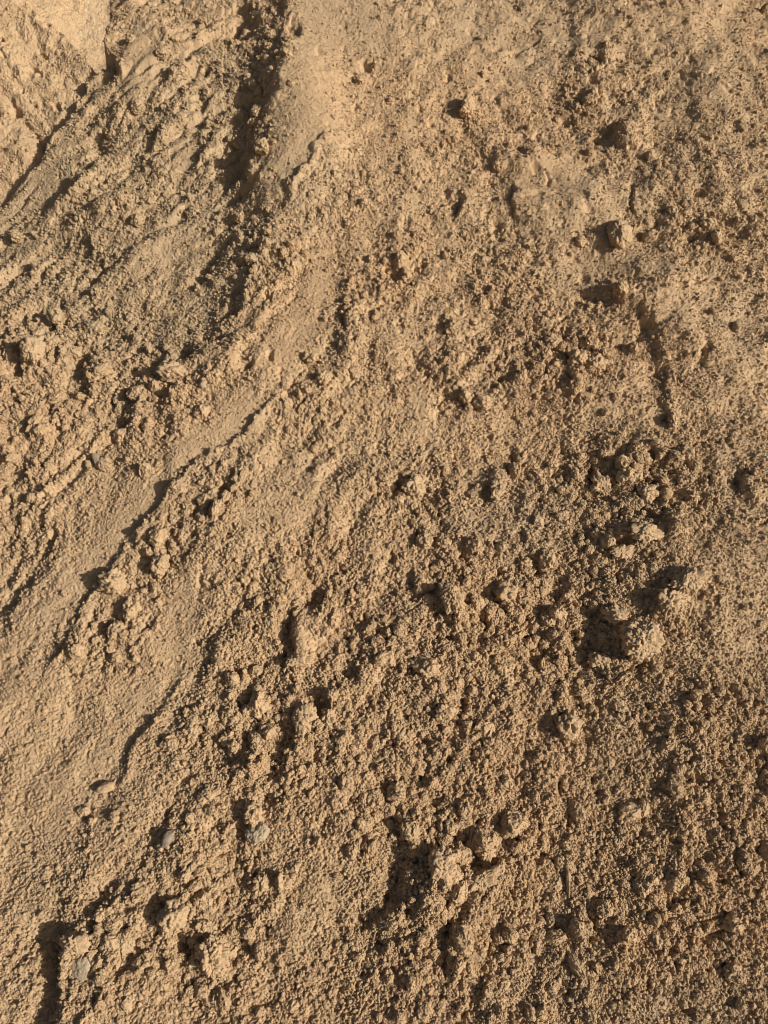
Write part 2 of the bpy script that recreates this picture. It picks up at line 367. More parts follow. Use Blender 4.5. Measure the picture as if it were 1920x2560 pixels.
    h += wt(.0060) * A2 * 0.0030 * gain(.05, 64, .4, 1.5) * (np.abs(perlin2(wsx / .0060, wsy / .0060, 13)) - .3)
    h += wt(.0042) * A2 * 0.0036 * perlin2(wsx / .0042, wsy / .0042, 14)
    h += wt(.0029) * (0.6 + .4 * A2) * 0.0022 * perlin2(wsx / .0029, wsy / .0029, 15)
    # soft diagonal run-out ridges over the left and middle of the slope
    a_ = R(31); qa = s * math.cos(a_) - t * math.sin(a_) + .03 * perlin2(s / .14, t / .14, 74) + .01 * perlin2(s / .04, t / .04, 75)
    qb = s * math.sin(a_) + t * math.cos(a_)
    dg = sstep(1500, 900, X0) * sstep(350, 750, Y0)
    h += dg * (.016 * (np.abs(perlin2(qa / .10, qb / .45, 76)) - .3) + .009 * (np.abs(perlin2(qa / .05, qb / .22, 77)) - .3)) * gain(.2, 78, .2, 1.5) * (1 - .85 * packed)
    # broad trodden lumps in the upper right
    h += sstep(700, 1000, X0) * sstep(1100, 700, Y0) * (.008 * perlin2(s / .13, t / .13, 79) + .006 * perlin2(s / .065, t / .075, 80) - .006 * sstep(.3, .7, perlin2(s / .05, t / .045, 81)))
    # rills running down the upper left flank
    fl = sstep(590, 500, X0) * sstep(760, 420, Y0)
    a_ = R(36); ra = s * math.cos(a_) - t * math.sin(a_); rb = s * math.sin(a_) + t * math.cos(a_)
    ra = ra + .022 * perlin2(s / .09, t / .09, 71) + .008 * perlin2(s / .03, t / .03, 72)
    h += fl * (.032 * (np.abs(perlin2(ra / .11, rb / .30, 65)) - .3) + .009 * (np.abs(perlin2(ra / .045, rb / .10, 66)) - .3)) * gain(.17, 67, .1, 1.6)
    # small pits
    pn = perlin2(s / .026, t / .032, 16) + 0.5 * perlin2(s / .010, t / .011, 17)
    h -= wt(.010) * 0.017 * sstep(.40, .95, pn) * np.clip(rough * 1.3, 0.05, 1.1)
    pn = perlin2(s / .012, t / .014, 18) + 0.4 * perlin2(s / .006, t / .006, 19)
    h -= wt(.006) * 0.007 * (1 - .45 * sstep(1.1, 1.8, t_)) * sstep(.42, .95, pn) * np.clip(rough * 1.3, 0.25, 1.1)
    s, t = s_, t_
    # the heap ends: left flank drops away at the top left, crest and sides round over
    d, sd_, e = poly_field(X0 + .6 * wx, Y0 + .6 * wy, EDGE)
    x = np.maximum(-d * sd_, 0)
    drop = np.minimum(x * k * 5, 1.9)
    h -= drop
    h -= 0.8 * np.maximum(t - 2.9, 0) ** 2 + 0.5 * np.maximum(np.abs(s) - 2.3, 0) ** 2
    if full:
        return h, rough, packed, rubble, drop
    return h

# ------------------------------------------------------------------ materials
_gs, _gt = survey_to_heap(190, 380)
GREY_AT = tuple(float(v) for v in to_world(_gs, _gt, 0.0))

def sand_material(name, tone=1.0, coarse=1.0, bump=1.0, lump=0):
    m = bpy.data.materials.new(name); m.use_nodes = True
    nt = m.node_tree; N = nt.nodes; Lk = nt.links
    b = N['Principled BSDF']; b.inputs['Roughness'].default_value = 0.93
    b.inputs['Specular IOR Level'].default_value = 0.18
    geo = N.new('ShaderNodeNewGeometry')
    def noise(scale, detail=2, rough=.5):
        n = N.new('ShaderNodeTexNoise'); n.inputs['Scale'].default_value = scale; n.inputs['Detail'].default_value = detail
        n.inputs['Roughness'].default_value = rough; Lk.new(geo.outputs['Position'], n.inputs['Vector']); return n
    def mix(fac, a, bcol, mode='MIX'):
        x = N.new('ShaderNodeMix'); x.data_type = 'RGBA'; x.blend_type = mode
        if isinstance(fac, float): x.inputs[0].default_value = fac
        else: Lk.new(fac, x.inputs[0])
        for sock, v in ((x.inputs[6], a), (x.inputs[7], bcol)):
            if isinstance(v, tuple): sock.default_value = (*v, 1)
            else: Lk.new(v, sock)
        return x.outputs[2]
    def ramp(src, a, c):
        r = N.new('ShaderNodeMapRange'); r.inputs[1].default_value = a; r.inputs[2].default_value = c; r.interpolation_type = 'SMOOTHSTEP'
        Lk.new(src, r.inputs[0]); return r.outputs[0]
    c0 = tuple(v * tone for v in (0.446, 0.310, 0.178)); c1 = tuple(v * tone for v in (0.458, 0.307, 0.172)); c2 = tuple(v * tone for v in (0.425, 0.302, 0.180))
    col = mix(ramp(noise(1.6, 3).outputs[0], .40, .62), c0, c1)
    col = mix(ramp(noise(2.7, 4).outputs[0], .52, .70), col, c2)
    # slightly greyer sand tone around the upper left flank
    gd = N.new('ShaderNodeVectorMath'); gd.operation = 'DISTANCE'; Lk.new(geo.outputs['Position'], gd.inputs[0]); gd.inputs[1].default_value = GREY_AT
    ad = N.new('ShaderNodeMath'); ad.operation = 'MULTIPLY_ADD'; Lk.new(noise(3.5, 4).outputs[0], ad.inputs[0]); ad.inputs[1].default_value = .9; Lk.new(gd.outputs['Value'], ad.inputs[2])
    if not lump and name == 'sand': col = mix(ramp(ad.outputs[0], 1.15, .75), col, tuple(v * tone for v in (0.425, 0.305, 0.178)))
    # grains: pale quartz, rusty and dark specks
    g1 = noise(620 * coarse, 1); col = mix(ramp(g1.outputs[0], .60, .72), col, tuple(v * tone for v in (0.62, 0.47, 0.30)))
    g2 = noise(430 * coarse, 1, .6); col = mix(ramp(g2.outputs[0], .63, .72), col, tuple(v * tone for v in (0.20, 0.125, 0.07)))
    oi = N.new('ShaderNodeObjectInfo')
    hv = N.new('ShaderNodeHueSaturation'); Lk.new(col, hv.inputs['Color'])
    mr = N.new('ShaderNodeMapRange'); Lk.new(oi.outputs['Random'], mr.inputs[0]); mr.inputs[3].default_value = .96; mr.inputs[4].default_value = 1.04
    Lk.new(mr.outputs[0], hv.inputs['Value'])
    Lk.new(hv.outputs[0], b.inputs['Base Color'])
    bp = N.new('ShaderNodeBump'); bp.inputs['Strength'].default_value = 0.9; bp.inputs['Distance'].default_value = 0.0014 * bump / coarse
    nb = noise(520 * coarse, 2, .6); Lk.new(nb.outputs[0], bp.inputs['Height'])
    last = bp
    if lump:
        bp2 = N.new('ShaderNodeBump'); bp2.inputs['Strength'].default_value = 0.9; bp2.inputs['Distance'].default_value = lump
        nb2 = noise(0.9 / lump, 6, .62); Lk.new(nb2.outputs[0], bp2.inputs['Height']); Lk.new(bp.outputs[0], bp2.inputs['Normal']); last = bp2
    Lk.new(last.outputs[0], b.inputs['Normal'])
    return m

def stone_material(name, col, col2):
    m = bpy.data.materials.new(name); m.use_nodes = True
    nt = m.node_tree; N = nt.nodes; Lk = nt.links
    b = N['Principled BSDF']; b.inputs['Roughness'].default_value = 0.8; b.inputs['Specular IOR Level'].default_value = .3
    tc = N.new('ShaderNodeNewGeometry')
    n = N.new('ShaderNodeTexNoise'); n.inputs['Scale'].default_value = 120; n.inputs['Detail'].default_value = 5; Lk.new(tc.outputs['Position'], n.inputs[0])
    r = N.new('ShaderNodeValToRGB'); r.color_ramp.elements[0].position = .35; r.color_ramp.elements[1].position = .65
    r.color_ramp.elements[0].color = (*col, 1); r.color_ramp.elements[1].color = (*col2, 1)
    Lk.new(n.outputs[0], r.inputs[0]); Lk.new(r.outputs[0], b.inputs['Base Color'])
    bp = N.new('ShaderNodeBump'); bp.inputs['Distance'].default_value = .0012; bp.inputs['Strength'].default_value = .6
    n2 = N.new('ShaderNodeTexNoise'); n2.inputs['Scale'].default_value = 380; n2.inputs['Detail'].default_value = 3; Lk.new(tc.outputs['Position'], n2.inputs[0])
    Lk.new(n2.outputs[0], bp.inputs['Height']); Lk.new(bp.outputs[0], b.inputs['Normal'])
    return m

M_SAND = sand_material('sand')
M_FAR = sand_material('far_sand', tone=1.04, coarse=.8, bump=1)
M_PALE = sand_material('pale_sand', tone=1.2, coarse=.15, bump=.6, lump=.05)
M_GROUND = sand_material('ground_sand', tone=1.0, coarse=.25, lump=.05)
M_GREY = stone_material('grey_stone', (.33, .255, .165), (.42, .335, .225))
M_DARK = stone_material('dark_stone', (.22, .175, .125), (.30, .24, .17))

def grid_mesh(name, P, mat, smooth=True):
    nr, nc, _ = P.shape
    me = bpy.data.meshes.new(name)
    me.vertices.add(nr * nc); me.vertices.foreach_set('co', P.astype(np.float32).reshape(-1))
    i = np.arange((nr - 1) * (nc - 1)); r = i // (nc - 1); c = i % (nc - 1)
    a = r * nc + c
    q = np.stack([a, a + 1, a + nc + 1, a + nc], 1).astype(np.int32)
    me.loops.add(q.size); me.loops.foreach_set('vertex_index', q.reshape(-1))
    me.polygons.add(len(q)); me.polygons.foreach_set('loop_start', np.arange(0, q.size, 4, dtype=np.int32))
    me.update(calc_edges=True)
    me.polygons.foreach_set('use_smooth', np.full(len(q), smooth))
    me.materials.append(mat)
    o = bpy.data.objects.new(name, me); scene.collection.objects.link(o)
    return o

# ------------------------------------------------------------------ ground, far mounds
gx = np.r_[-600, -150, -40, np.linspace(-14, 14, 120), 40, 150, 600]
gy = np.r_[-600, -150, -40, np.linspace(-12, 22, 140), 60, 200, 800]
GX, GY = np.meshgrid(gx, gy)
GZ = (0.03 * perlin2(GX / 1.3, GY / 1.3, 60) + .015 * perlin2(GX / .5, GY / .5, 61)) * (np.hypot(GX, GY) < 30)
ground = grid_mesh('ground', np.stack([GX, GY, GZ], 2), M_GROUND); ground['kind'] = 'structure'
ground['label'] = 'flat sandy ground around the heaps'

def mound(name, cx, cy, rad, hgt, mat, n, seed, amp, gully):
    th = np.linspace(0, 2 * math.pi, n + 1)[None, :]; rr = (np.linspace(0, 1.25, n // 2) ** 0.9)[:, None]
    x = cx + rr * rad * np.cos(th); y = cy + rr * rad * np.sin(th)
    z = hgt * (np.sqrt(1.02 + 0 * rr) - np.sqrt(rr ** 2 + .02)) / (1.01 - .141)
    z = z + amp * (1.0 * perlin2(x / 1.1, y / 1.1, seed) + .45 * np.abs(perlin2(x / .42, y / .42, seed + 1)) + .28 * np.abs(perlin2(x / .17, y / .17, seed + 2)) + .12 * np.abs(perlin2(x / .07, y / .07, seed + 3)) + .05 * perlin2(x / .03, y / .03, seed + 4))
    z = z + gully * perlin2(x / .28 + y / .6, (y - x * .4) / 1.4, seed + 5)
    z[-1] = -.3
    return grid_mesh(name, np.stack([x + 0 * z, y + 0 * z, z], 2), mat)
# the neighbouring mound just beyond the left flank
ms = np.r_[np.linspace(-2.6, -1.42, 25), np.linspace(-1.4, -.72, 360), np.linspace(-.70, -.5, 8)]; mt_ = np.r_[np.linspace(.75, 1.08, 10), np.linspace(1.1, 2.3, 470), np.linspace(2.32, 2.9, 20)]
MS, MT = np.meshgrid(ms, mt_); fs, ft = MS.reshape(-1), MT.reshape(-1)
MX, MY, mk_ = heap_to_survey(fs, ft)
wob = 20 * perlin2(fs / .08, ft / .08, 50) + 9 * perlin2(fs / .02, ft / .02, 51)
d, sd_, e = poly_field(MX, MY, EDGE); xb = -d * sd_
mh = -0.045 + 0.40 * xb * mk_ - .00003 * np.maximum(xb, 0) ** 1.6 * mk_
left_ = np.maximum(600 - MX, 0) * sstep(1000, 450, MY)
mh -= 0.22 * left_ * mk_; mh -= .5 * np.maximum(-xb, 0) * mk_
mh += 0.030 * perlin2(fs / .55, ft / .7, 1) + 0.014 * perlin2(fs / .24, ft / .30, 2)
aa = R(48); ua = fs * math.cos(aa) - ft * math.sin(aa); ub = fs * math.sin(aa) + ft * math.cos(aa)    # streaks run down to the right
mw = fs + .01 * perlin2(fs / .03, ft / .03, 58); mw2 = ft + .01 * perlin2(fs / .03, ft / .03, 59)
mh += .020 * perlin2(ua / .40, ub / .12, 52) + .014 * (np.abs(perlin2(ua / .15, ub / .06, 53))) * (1 + perlin2(fs / .15, ft / .15, 68)) + .006 * np.abs(perlin2(mw / .055, mw2 / .035, 54)) + .0045 * perlin2(mw / .022, mw2 / .022, 55) + .004 * np.abs(perlin2(mw / .011, mw2 / .011, 56)) + .0035 * np.abs(perlin2(mw / .0062, mw2 / .0062, 73)) + .0022 * perlin2(mw / .0038, mw2 / .0038, 57)
mh -= .02 * sstep(.35, .8, perlin2(ua / .09, ub / .04, 69) + .3 * perlin2(mw / .02, mw2 / .02, 70))
d, sd_, e = poly_field(MX + wob, MY + wob, [(-900, -170), (30, -62), (108, -10), (134, 22), (158, 46), (190, 70), (260, 120), (400, 260)])
mh -= np.minimum(np.maximum(d * sd_, 0) * mk_ * 7, 1.9)
mh -= 0.8 * np.maximum(ft - 2.5, 0) ** 2 + .5 * np.maximum(-fs - 2.2, 0) ** 2
o = grid_mesh('sand_mound', to_world(fs, ft, mh).reshape(len(mt_), len(ms), 3), M_FAR); o['kind'] = 'structure'
o['label'] = 'bright firm sand mound beyond the left flank at top left'
o = mound('pale_sand_mound', -3.3, 8.0, 3.8, 2.3, M_PALE, 500, 80, .12, .1); o['kind'] = 'structure'
o['label'] = 'pale sand mound far behind in the top left corner'

# ------------------------------------------------------------------ the heap
NI, MI = 800, 1100
Ys = np.linspace(-25, H0 + 60, MI)          # rows: dense where the camera looks, widening beyond
_, tin = survey_to_heap(0 * Ys, Ys)
gr = .0022 * (1.08 ** np.arange(1, 51) - 1) / .08
q = np.r_[gr, gr[-1] + np.array([.15, .4, .8, 1.6])]
tt = np.r_[(tin[0] + q)[::-1], tin, tin[-1] - q]
dep = np.clip(tt * math.cos(PITCH) + CAM_H * math.sin(PITCH), .9, 2.3)
half = (W0 / 2 + 70) * dep / FPX
cu = np.linspace(-1, 1, NI)
gc = .002 * (1.035 ** np.arange(1, 91) - 1) / .035
qc = np.r_[gc, gc[-1] + np.array([.2, .5, 1.0, 2.0])]
S = np.concatenate([-(half[:, None] + qc[None, ::-1]), cu[None, :] * half[:, None], half[:, None] + qc[None, :]], 1)
NR, NC = S.shape
T = np.repeat(tt[:, None], NC, 1)
Hh = relief(S.reshape(-1), T.reshape(-1)).reshape(S.shape)
P = to_world(S, T, Hh)
far_cols = P[..., 2] < -0.4
P[..., 2] = np.maximum(P[..., 2], -0.4)
heap = grid_mesh('sand_heap', P[::-1], M_SAND)
heap['kind'] = 'structure'; heap['label'] = 'large heap of loose damp sand filling the view'

# ------------------------------------------------------------------ clods and stones that can be told apart
def ico(level):
    bm = bmesh.new(); bmesh.ops.create_icosphere(bm, subdivisions=level, radius=1.0)
    v = np.array([x.co[:] for x in bm.verts]); f = np.array([[y.index for y in x.verts] for x in bm.faces], np.int32); bm.free()
    return v, f
ICO = {l: ico(l) for l in (3, 4, 5, 6)}

def tri_mesh(name, v, f, mat):
    me = bpy.data.meshes.new(name); me.vertices.add(len(v)); me.vertices.foreach_set('co', v.astype(np.float32).reshape(-1))
    me.loops.add(f.size); me.loops.foreach_set('vertex_index', f.reshape(-1)); me.polygons.add(len(f))
    me.polygons.foreach_set('loop_start', np.arange(0, f.size, 3, dtype=np.int32)); me.update(calc_edges=True)
    me.polygons.foreach_set('use_smooth', np.ones(len(f), bool)); me.materials.append(mat); return me

def clod_shape(v, rad, seed, crumb=1.0, facets=5, ang=.8, axes=(1, 1, 1)):
    g = np.random.default_rng(seed)
    d = v.copy(); off = g.uniform(0, 50, 3)
    r = 1 + .30 * perlin3(d * 1.1 + off, seed)
    for _ in range(facets):                         # worn flats
        n = g.normal(size=3); n /= np.linalg.norm(n); lim = g.uniform(ang, 1.0)
        c = d @ n; r = np.where(c > .05, np.minimum(r, lim / np.maximum(c, .05)), r)
    ph = d * r[:, None] * np.array(axes)                        # noise at real sizes
    r = r + crumb * (0.0080 * (np.abs(perlin3(ph / .018 + off, seed + 1)) - .25) + 0.0062 * (np.abs(perlin3(ph / .0090 + off, seed + 2)) - .25)
                     + 0.0042 * (np.abs(perlin3(ph / .0050 + off, seed + 3)) - .25) + .0018 * perlin3(ph / .0028 + off, seed + 4)) / rad
    return d * np.maximum(r, .3)[:, None]

def place(name, label, cat, x, y, rx, ry, turn, hgt, seed, mat=None, crumb=1.0, facets=5, ang=.8, sink=.25, tilt=0, group=None, level=None):
    s, t = survey_to_heap(x, y); _, _, k = heap_to_survey(s, t)
    k = float(k)
    ax, ay, az = rx * k, ry * k / (0.62 + .38 * math.sin(PITCH + math.atan((H0/2 - y)/FPX) * -1)), hgt * k
    rad = (ax * ay * az) ** (1 / 3)
    lv = level or (6 if max(rx, ry) > 33 else 5 if max(rx, ry) > 9 else 4)
    v, f = ICO[lv]
    v = clod_shape(v, rad, seed, crumb, facets, ang, (ax, ay, az)) * np.array([ax, ay, az])
    me = tri_mesh(name, v, f, mat or M_SAND)
    o = bpy.data.objects.new(name, me); scene.collection.objects.link(o)
    aa = np.linspace(0, 2 * math.pi, 9)[:-1]
    hs = relief(np.r_[s, s + .7 * ax * np.cos(aa)], np.r_[t, t + .7 * ay * np.sin(aa)])
    n = float(np.median(hs)) + az * (1 - 2 * sink)
    w = to_world(np.array(float(s)), np.array(float(t)), np.array(n))
    rot = Matrix(((1, 0, 0), (0, Tv[1], Nv[1]), (0, Tv[2], Nv[2]))).to_4x4()
    o.matrix_world = Matrix.Translation(w.tolist()) @ rot @ Matrix.Rotation(R(-turn), 4, 'Z') @ Matrix.Rotation(R(tilt), 4, 'Y')
    o['label'] = label; o['category'] = cat
    if group: o['group'] = group
    return o

G = 'lumps of packed sand lying on the heap'
# x, y, rx, ry, turn, height, label
CLODS = [
    (1010, 232, 17, 26, 15, 15, 'pointed upright sand clod standing in the upper middle of the heap'),
    (1330, 520, 25, 34, 5, 20, 'oval sand clod with a dark rim at upper right above the overhanging bank'),
    (1374, 1386, 44, 48, 0, 36, 'largest round crumbly clod beside the dark hollow at mid right'),
    (974, 1300, 24, 38, -20, 26, 'tall knobbly clod leaning right in the middle of the heap'),
    (1029, 1300, 17, 14, 0, 12, 'small angular clod just right of the tall knobbly clod'),
    (250, 1262, 33, 28, -10, 26, 'wide clod with a flat grey face on the edge of the left bank'),
    (352, 1226, 22, 23, 0, 18, 'rounded clod above the smooth chute, right of the wide grey-faced clod'),
    (285, 1318, 17, 24, 10, 16, 'lumpy clod just below the wide grey-faced clod'),
    (210, 1262, 6, 6, 0, 5, 'tiny pale crumb left of the wide grey-faced clod'),
    (560, 1522, 23, 32, 10, 24, 'tall upright clod right of the pair of small clods, lower left of centre'),
    (453, 1552, 21, 18, -10, 17, 'blunt clod with a round shadow, left of the pair in the rubble'),
    (513, 1563, 15, 15, 0, 14, 'upper clod of the touching pair in the rubble left of centre'),
    (495, 1594, 19, 17, -30, 15, 'lower clod of the touching pair in the rubble left of centre'),
    (720, 1506, 11, 13, 0, 14, 'small knob-like clod on the right rim of the square hollow'),
    (712, 1548, 16, 18, 0, 10, 'low clod beneath the small knob on the rim of the square hollow'),
    (415, 1580, 18, 15, -20, 11, 'flattish clod lying left of the touching pair'),
    (645, 1432, 27, 14, -5, 12, 'rounded foot of sand at the lower end of the shaded tongue'),
    (660, 1555, 26, 34, 10, 14, 'low broad clod between the upright clod and the square hollow'),
    (924, 1446, 26, 20, -10, 17, 'low wide clod in the coarse sand below the tall knobbly clod'),
    (959, 1541, 20, 22, 0, 15, 'rough clod left of the dome clod at lower centre'),
    (1229, 1568, 27, 31, -10, 25, 'dome-shaped clod lying alone at lower right of centre'),
    (1174, 1441, 9, 18, 0, 12, 'narrow standing clod under the wide pit at right of centre'),
    (1330, 1330, 26, 20, 20, 16, 'clod resting above the largest round clod'),
    (1300, 1425, 27, 19, 10, 14, 'flat clod at the lower left of the largest round clod'),
    (1432, 1306, 26, 26, 0, 18, 'pale blocky clod up and right of the largest round clod'),
    (894, 1050, 25, 27, 0, 18, 'round crumbly clod at the dead centre of the heap'),
    (1075, 1050, 15, 25, 10, 14, 'upright clod right of the shaded slot near the centre'),
    (75, 922, 16, 29, 5, 15, 'upright loaf-shaped clod near the left edge'),
    (550, 1755, 20, 27, -25, 22, 'wedge-shaped clod with a long dark shadow, above the grey-capped stone'),
    (497, 1792, 15, 16, 0, 13, 'small round clod left of the grey-capped stone'),
    (455, 1715, 22, 16, -30, 12, 'paired clod above and left of the wedge-shaped clod'),
    (408, 1884, 12, 18, 0, 16, 'narrow clod casting a curved shadow, right of the dark pebble'),
    (462, 1920, 17, 24, 20, 15, 'slanting oval clod right of the narrow clod'),
    (612, 1904, 17, 17, 0, 15, 'crumbly round clod below the smaller round crumb, lower centre left'),
    (637, 1872, 9, 10, 0, 9, 'smaller round crumb above the crumbly round clod, lower centre left'),
    (565, 1905, 14, 22, 20, 12, 'slanting clod left of the crumbly round clod'),
    (382, 1976, 33, 30, -20, 30, 'big blocky clod in the lower left casting a deep shadow'),
    (366, 2006, 13, 16, 0, 12, 'small clod stuck to the foot of the big blocky clod'),
    (441, 2000, 20, 15, 0, 13, 'low clod right of the big blocky clod'),
    (465, 2058, 36, 40, 0, 28, 'largest smooth-faced clod in the lower left between two dark hollows'),
    (490, 2100, 20, 20, 0, 12, 'clod under the largest smooth-faced clod'),
    (370, 2086, 15, 17, 0, 15, 'pointed clod left of the largest smooth-faced clod'),
    (232, 1968, 18, 13, -10, 12, 'small clod on the rim of the split slab at lower left'),
    (175, 2030, 32, 20, 10, 16, 'ragged clod just above the grey flat stone at lower left'),
    (954, 1864, 31, 35, 10, 28, 'rounded boulder-like clod right of the large shaded trough'),
    (1050, 1842, 20, 19, 0, 15, 'knob of sand above a dark curved gap at lower centre'),
    (1015, 1835, 9, 13, 0, 10, 'small knob between the rounded boulder-like clod and the curved gap'),
    (1040, 1900, 46, 20, -22, 14, 'long slanting slab of sand below the dark curved gap'),
    (685, 1815, 9, 12, 10, 9, 'small pale pointed crumb left of the shaded trough'),
    (985, 1985, 0, 0, 0, 0, ''),
    (1474, 1262, 42, 24, -30, 18, 'long slanting clod at mid right above the blocky clod'),
    (1280, 215, 8, 22, 8, 9, 'thin upright flake of sand at the top right'),
    (1195, 735, 19, 18, 0, 14, 'round clod at the left end of the rubble band under the smooth dome'),
    (1246, 775, 22, 22, 0, 16, 'clod in the middle of the rubble band at upper right'),
    (1288, 790, 22, 19, 0, 14, 'clod at the right end of the rubble band at upper right'),
    (1275, 742, 17, 14, 10, 11, 'pale angular clod above the rubble band at upper right'),
    (1072, 360, 10, 9, 0, 8, 'small round pebble-like clod at the left foot of the small dome'),
    (1450, 915, 12, 14, 0, 11, 'small clod beside a black pit on the right slope'),
    (58, 738, 26, 36, 0, 20, 'block-shaped clod at the left edge above the pit'),
    (82, 698, 15, 14, 0, 9, 'small clod on top of the block-shaped clod at the left edge'),
    (180, 668, 32, 16, 15, 10, 'broad pointed slab of sand at upper left'),
    (370, 803, 30, 18, 10, 14, 'slab-like clod with a dark line under it, left of centre'),
    (672, 782, 17, 12, 0, 12, 'small round clod at the head of the long left bank'),
    (700, 828, 16, 14, 0, 11, 'small clod just below the head of the long left bank'),
    (905, 508, 15, 8, 0, 8, 'pale flat crumb at upper centre'),
    (1300, 1040, 22, 24, 0, 14, 'blocky clod at the left end of the broken crust on the right'),
    (1352, 1030, 18, 17, 0, 14, 'knobbly clod in the middle of the broken crust on the right'),
    (1395, 1065, 24, 20, 20, 16, 'square clod at the right end of the broken crust'),
    (1385, 1155, 32, 24, 10, 15, 'broad clod under the dark hole on the right'),
    (1340, 1195, 26, 17, -15, 12, 'flat clod left of and below the broad clod on the right'),
    (885, 1310, 14, 14, 0, 9, 'small crumbly clod left of the tall knobbly clod'),
    (1098, 1282, 24, 26, 0, 15, 'round clod right of the small angular clod'),
    (1135, 1212, 15, 13, 0, 11, 'small clod left of the slanting pit'),
    (1185, 1205, 17, 22, 0, 15, 'clod forming the right wall of the slanting pit'),
]
seed = 200
for c in CLODS:
    seed += 7
    if c[2] <= 0: continue
    place('sand_clod', c[6], 'sand clod', c[0], c[1], c[2] * .94, c[3] * .90, c[4], c[5] * .85, seed, crumb=1.15, group=G, sink=.13, ang=.86)

# stones
GS = 'stones lying in the sand'
place('stone', 'long flat grey stone splinter on the left slope', 'stone', 210, 998, 10, 29, -40, 9, 31, M_GREY, .05, 9, .6, .08, 12, GS, 5)
place('stone', 'short sand-dusted stone piece left of the long grey splinter', 'stone', 190, 1000, 8, 13, -35, 6, 32, M_SAND, .2, 7, .7, .1, 0, GS, 5)
place('stone', 'small grey pebble beside the slab-like clod left of centre', 'stone', 443, 842, 8, 10, 0, 7, 33, M_GREY, .1, 6, .7, .12, 0, GS, 5)
place('stone', 'dark grey oval pebble half buried at lower left', 'stone', 370, 1810, 11, 19, 25, 10, 34, M_DARK, .10, 3, .85, .2, 0, GS, 5)
place('stone', 'smooth tan oval pebble at lower left', 'stone', 230, 1701, 19, 12, -12, 12, 35, M_SAND, .06, 2, .95, .25, 0, GS, 5)
place('stone', 'grey-topped rounded stone below the wedge-shaped clod', 'stone', 558, 1799, 26, 22, -25, 20, 36, M_GREY, .6, 6, .75, .2, 0, GS, 6)
place('stone', 'flat pale grey stone set flush in sand beside the big trough', 'stone', 187, 2084, 25, 22, 10, 11, 37, M_GREY, .3, 9, .62, .2, 0, GS, 6)
place('stone', 'thin standing sliver of stone at lower right', 'stone', 1234, 1905, 5, 30, 3, 8, 38, M_SAND, .25, 6, .8, .15, 0, GS, 5)

# ------------------------------------------------------------------ loose crumbs, too many to count
NPT = 1500000
Xr = rng.uniform(-110, W0 + 110, NPT); Yr = rng.uniform(-60, H0 + 90, NPT)
# ... and a thinner spread beyond the frame
NO = 700000
Xo = rng.uniform(-900, W0 + 900, NO); Yo = rng.uniform(-260, H0 + 500, NO); ou = (Xo < -110) | (Xo > W0 + 110) | (Yo < -60) | (Yo > H0 + 90)
Xr = np.r_[Xr, Xo[ou]]; Yr = np.r_[Yr, Yo[ou]]
s, t = survey_to_heap(Xr, Yr)
s = s + rng.normal(0, .004, len(Xr)); t = t + rng.normal(0, .004, len(Xr))
h, rough, packed, rubble, drop = relief(s, t, True)
cl = perlin2(s / .055, t / .06, 90) + .6 * perlin2(s / .02, t / .02, 91)
dens = np.clip(0.16 + 0.50 * rough + .40 * cl * (.3 + rough), 0.10, 1) * (1 - .30 * packed)
keep = (rng.random(len(s)) < dens) & (drop < .02)
s, t, h, rough, rubble, cl, packed = (a[keep] for a in (s, t, h, rough, rubble, cl, packed)); n = len(s)
u = rng.random(n)
alpha = 3.0
r = 0.00078 * (1 - u * (1 - (5.0) ** -alpha)) ** (-1 / alpha)           # single grains 0.85 .. 4 mm
r *= (1 - .25 * packed)
xx_, yy_, kk_ = heap_to_survey(s, t); off_ = sstep(100, 500, np.maximum.reduce([-xx_, xx_ - W0, -yy_ * 2, yy_ - H0])); r *= 1 + .5 * off_
kindi = rng.integers(0, 4, n)
# one in eight is a knot of grains stuck together
knot = rng.random(n) < np.clip(.003 + .020 * rough + .035 * rubble * (cl > 0), 0, .2)
rk = rng.uniform(0, 1, n); rk = .0020 + .0048 * rk ** 3.2 * np.clip(.5 + rough, 0, 1.3)
r = np.where(knot, rk, r); kindi = np.where(knot, 4 + rng.integers(0, 6, n), kindi)
# bigger knots gather in the rubble
NB = 42000
Xb = np.r_[rng.uniform(-110, W0 + 110, NB), rng.uniform(-1000, W0 + 1000, NB)]; Yb = np.r_[rng.uniform(-60, H0 + 90, NB), rng.uniform(-260, H0 + 500, NB)]
ob = (np.arange(2 * NB) < NB) | (Xb < -110) | (Xb > W0 + 110) | (Yb < -60) | (Yb > H0 + 90); Xb, Yb = Xb[ob], Yb[ob]; sb, tb = survey_to_heap(Xb, Yb)
hb, rgb_, pkb, rbb, drb = relief(sb, tb, True)
cb = perlin2(sb / .10, tb / .12, 95) + .7 * perlin2(sb / .035, tb / .04, 96)
kp = (rng.random(len(sb)) < np.clip(.03 + .45 * rbb + .12 * rgb_, 0, 1) * sstep(-.25, .6, cb) * (1 - .9 * pkb)) & (drb < .02)
sb, tb, hb = sb[kp], tb[kp], hb[kp]; nb_ = len(sb)
rb_ = np.minimum(.0036 * (rng.random(nb_) + 1e-4) ** (-1 / 2.2), .016)
s = np.r_[s, sb]; t = np.r_[t, tb]; h = np.r_[h, hb]; r = np.r_[r, rb_]; knot = np.r_[knot, np.ones(nb_, bool)]
kindi = np.r_[kindi, np.where(rb_ > .0062, 10 + rng.integers(0, 5, nb_), 4 + rng.integers(0, 6, nb_))]; n = len(s)
print('big knots', nb_)
pw = to_world(s, t, h + r * np.where(knot, rng.uniform(-.35, .35, n), rng.uniform(-.2, .9, n)))
qi = rng.integers(0, len(fs), 90000); qk = rng.random(90000) < np.clip(.25 + .6 * perlin2(fs[qi] / .09, ft[qi] / .09, 97), .03, 1)
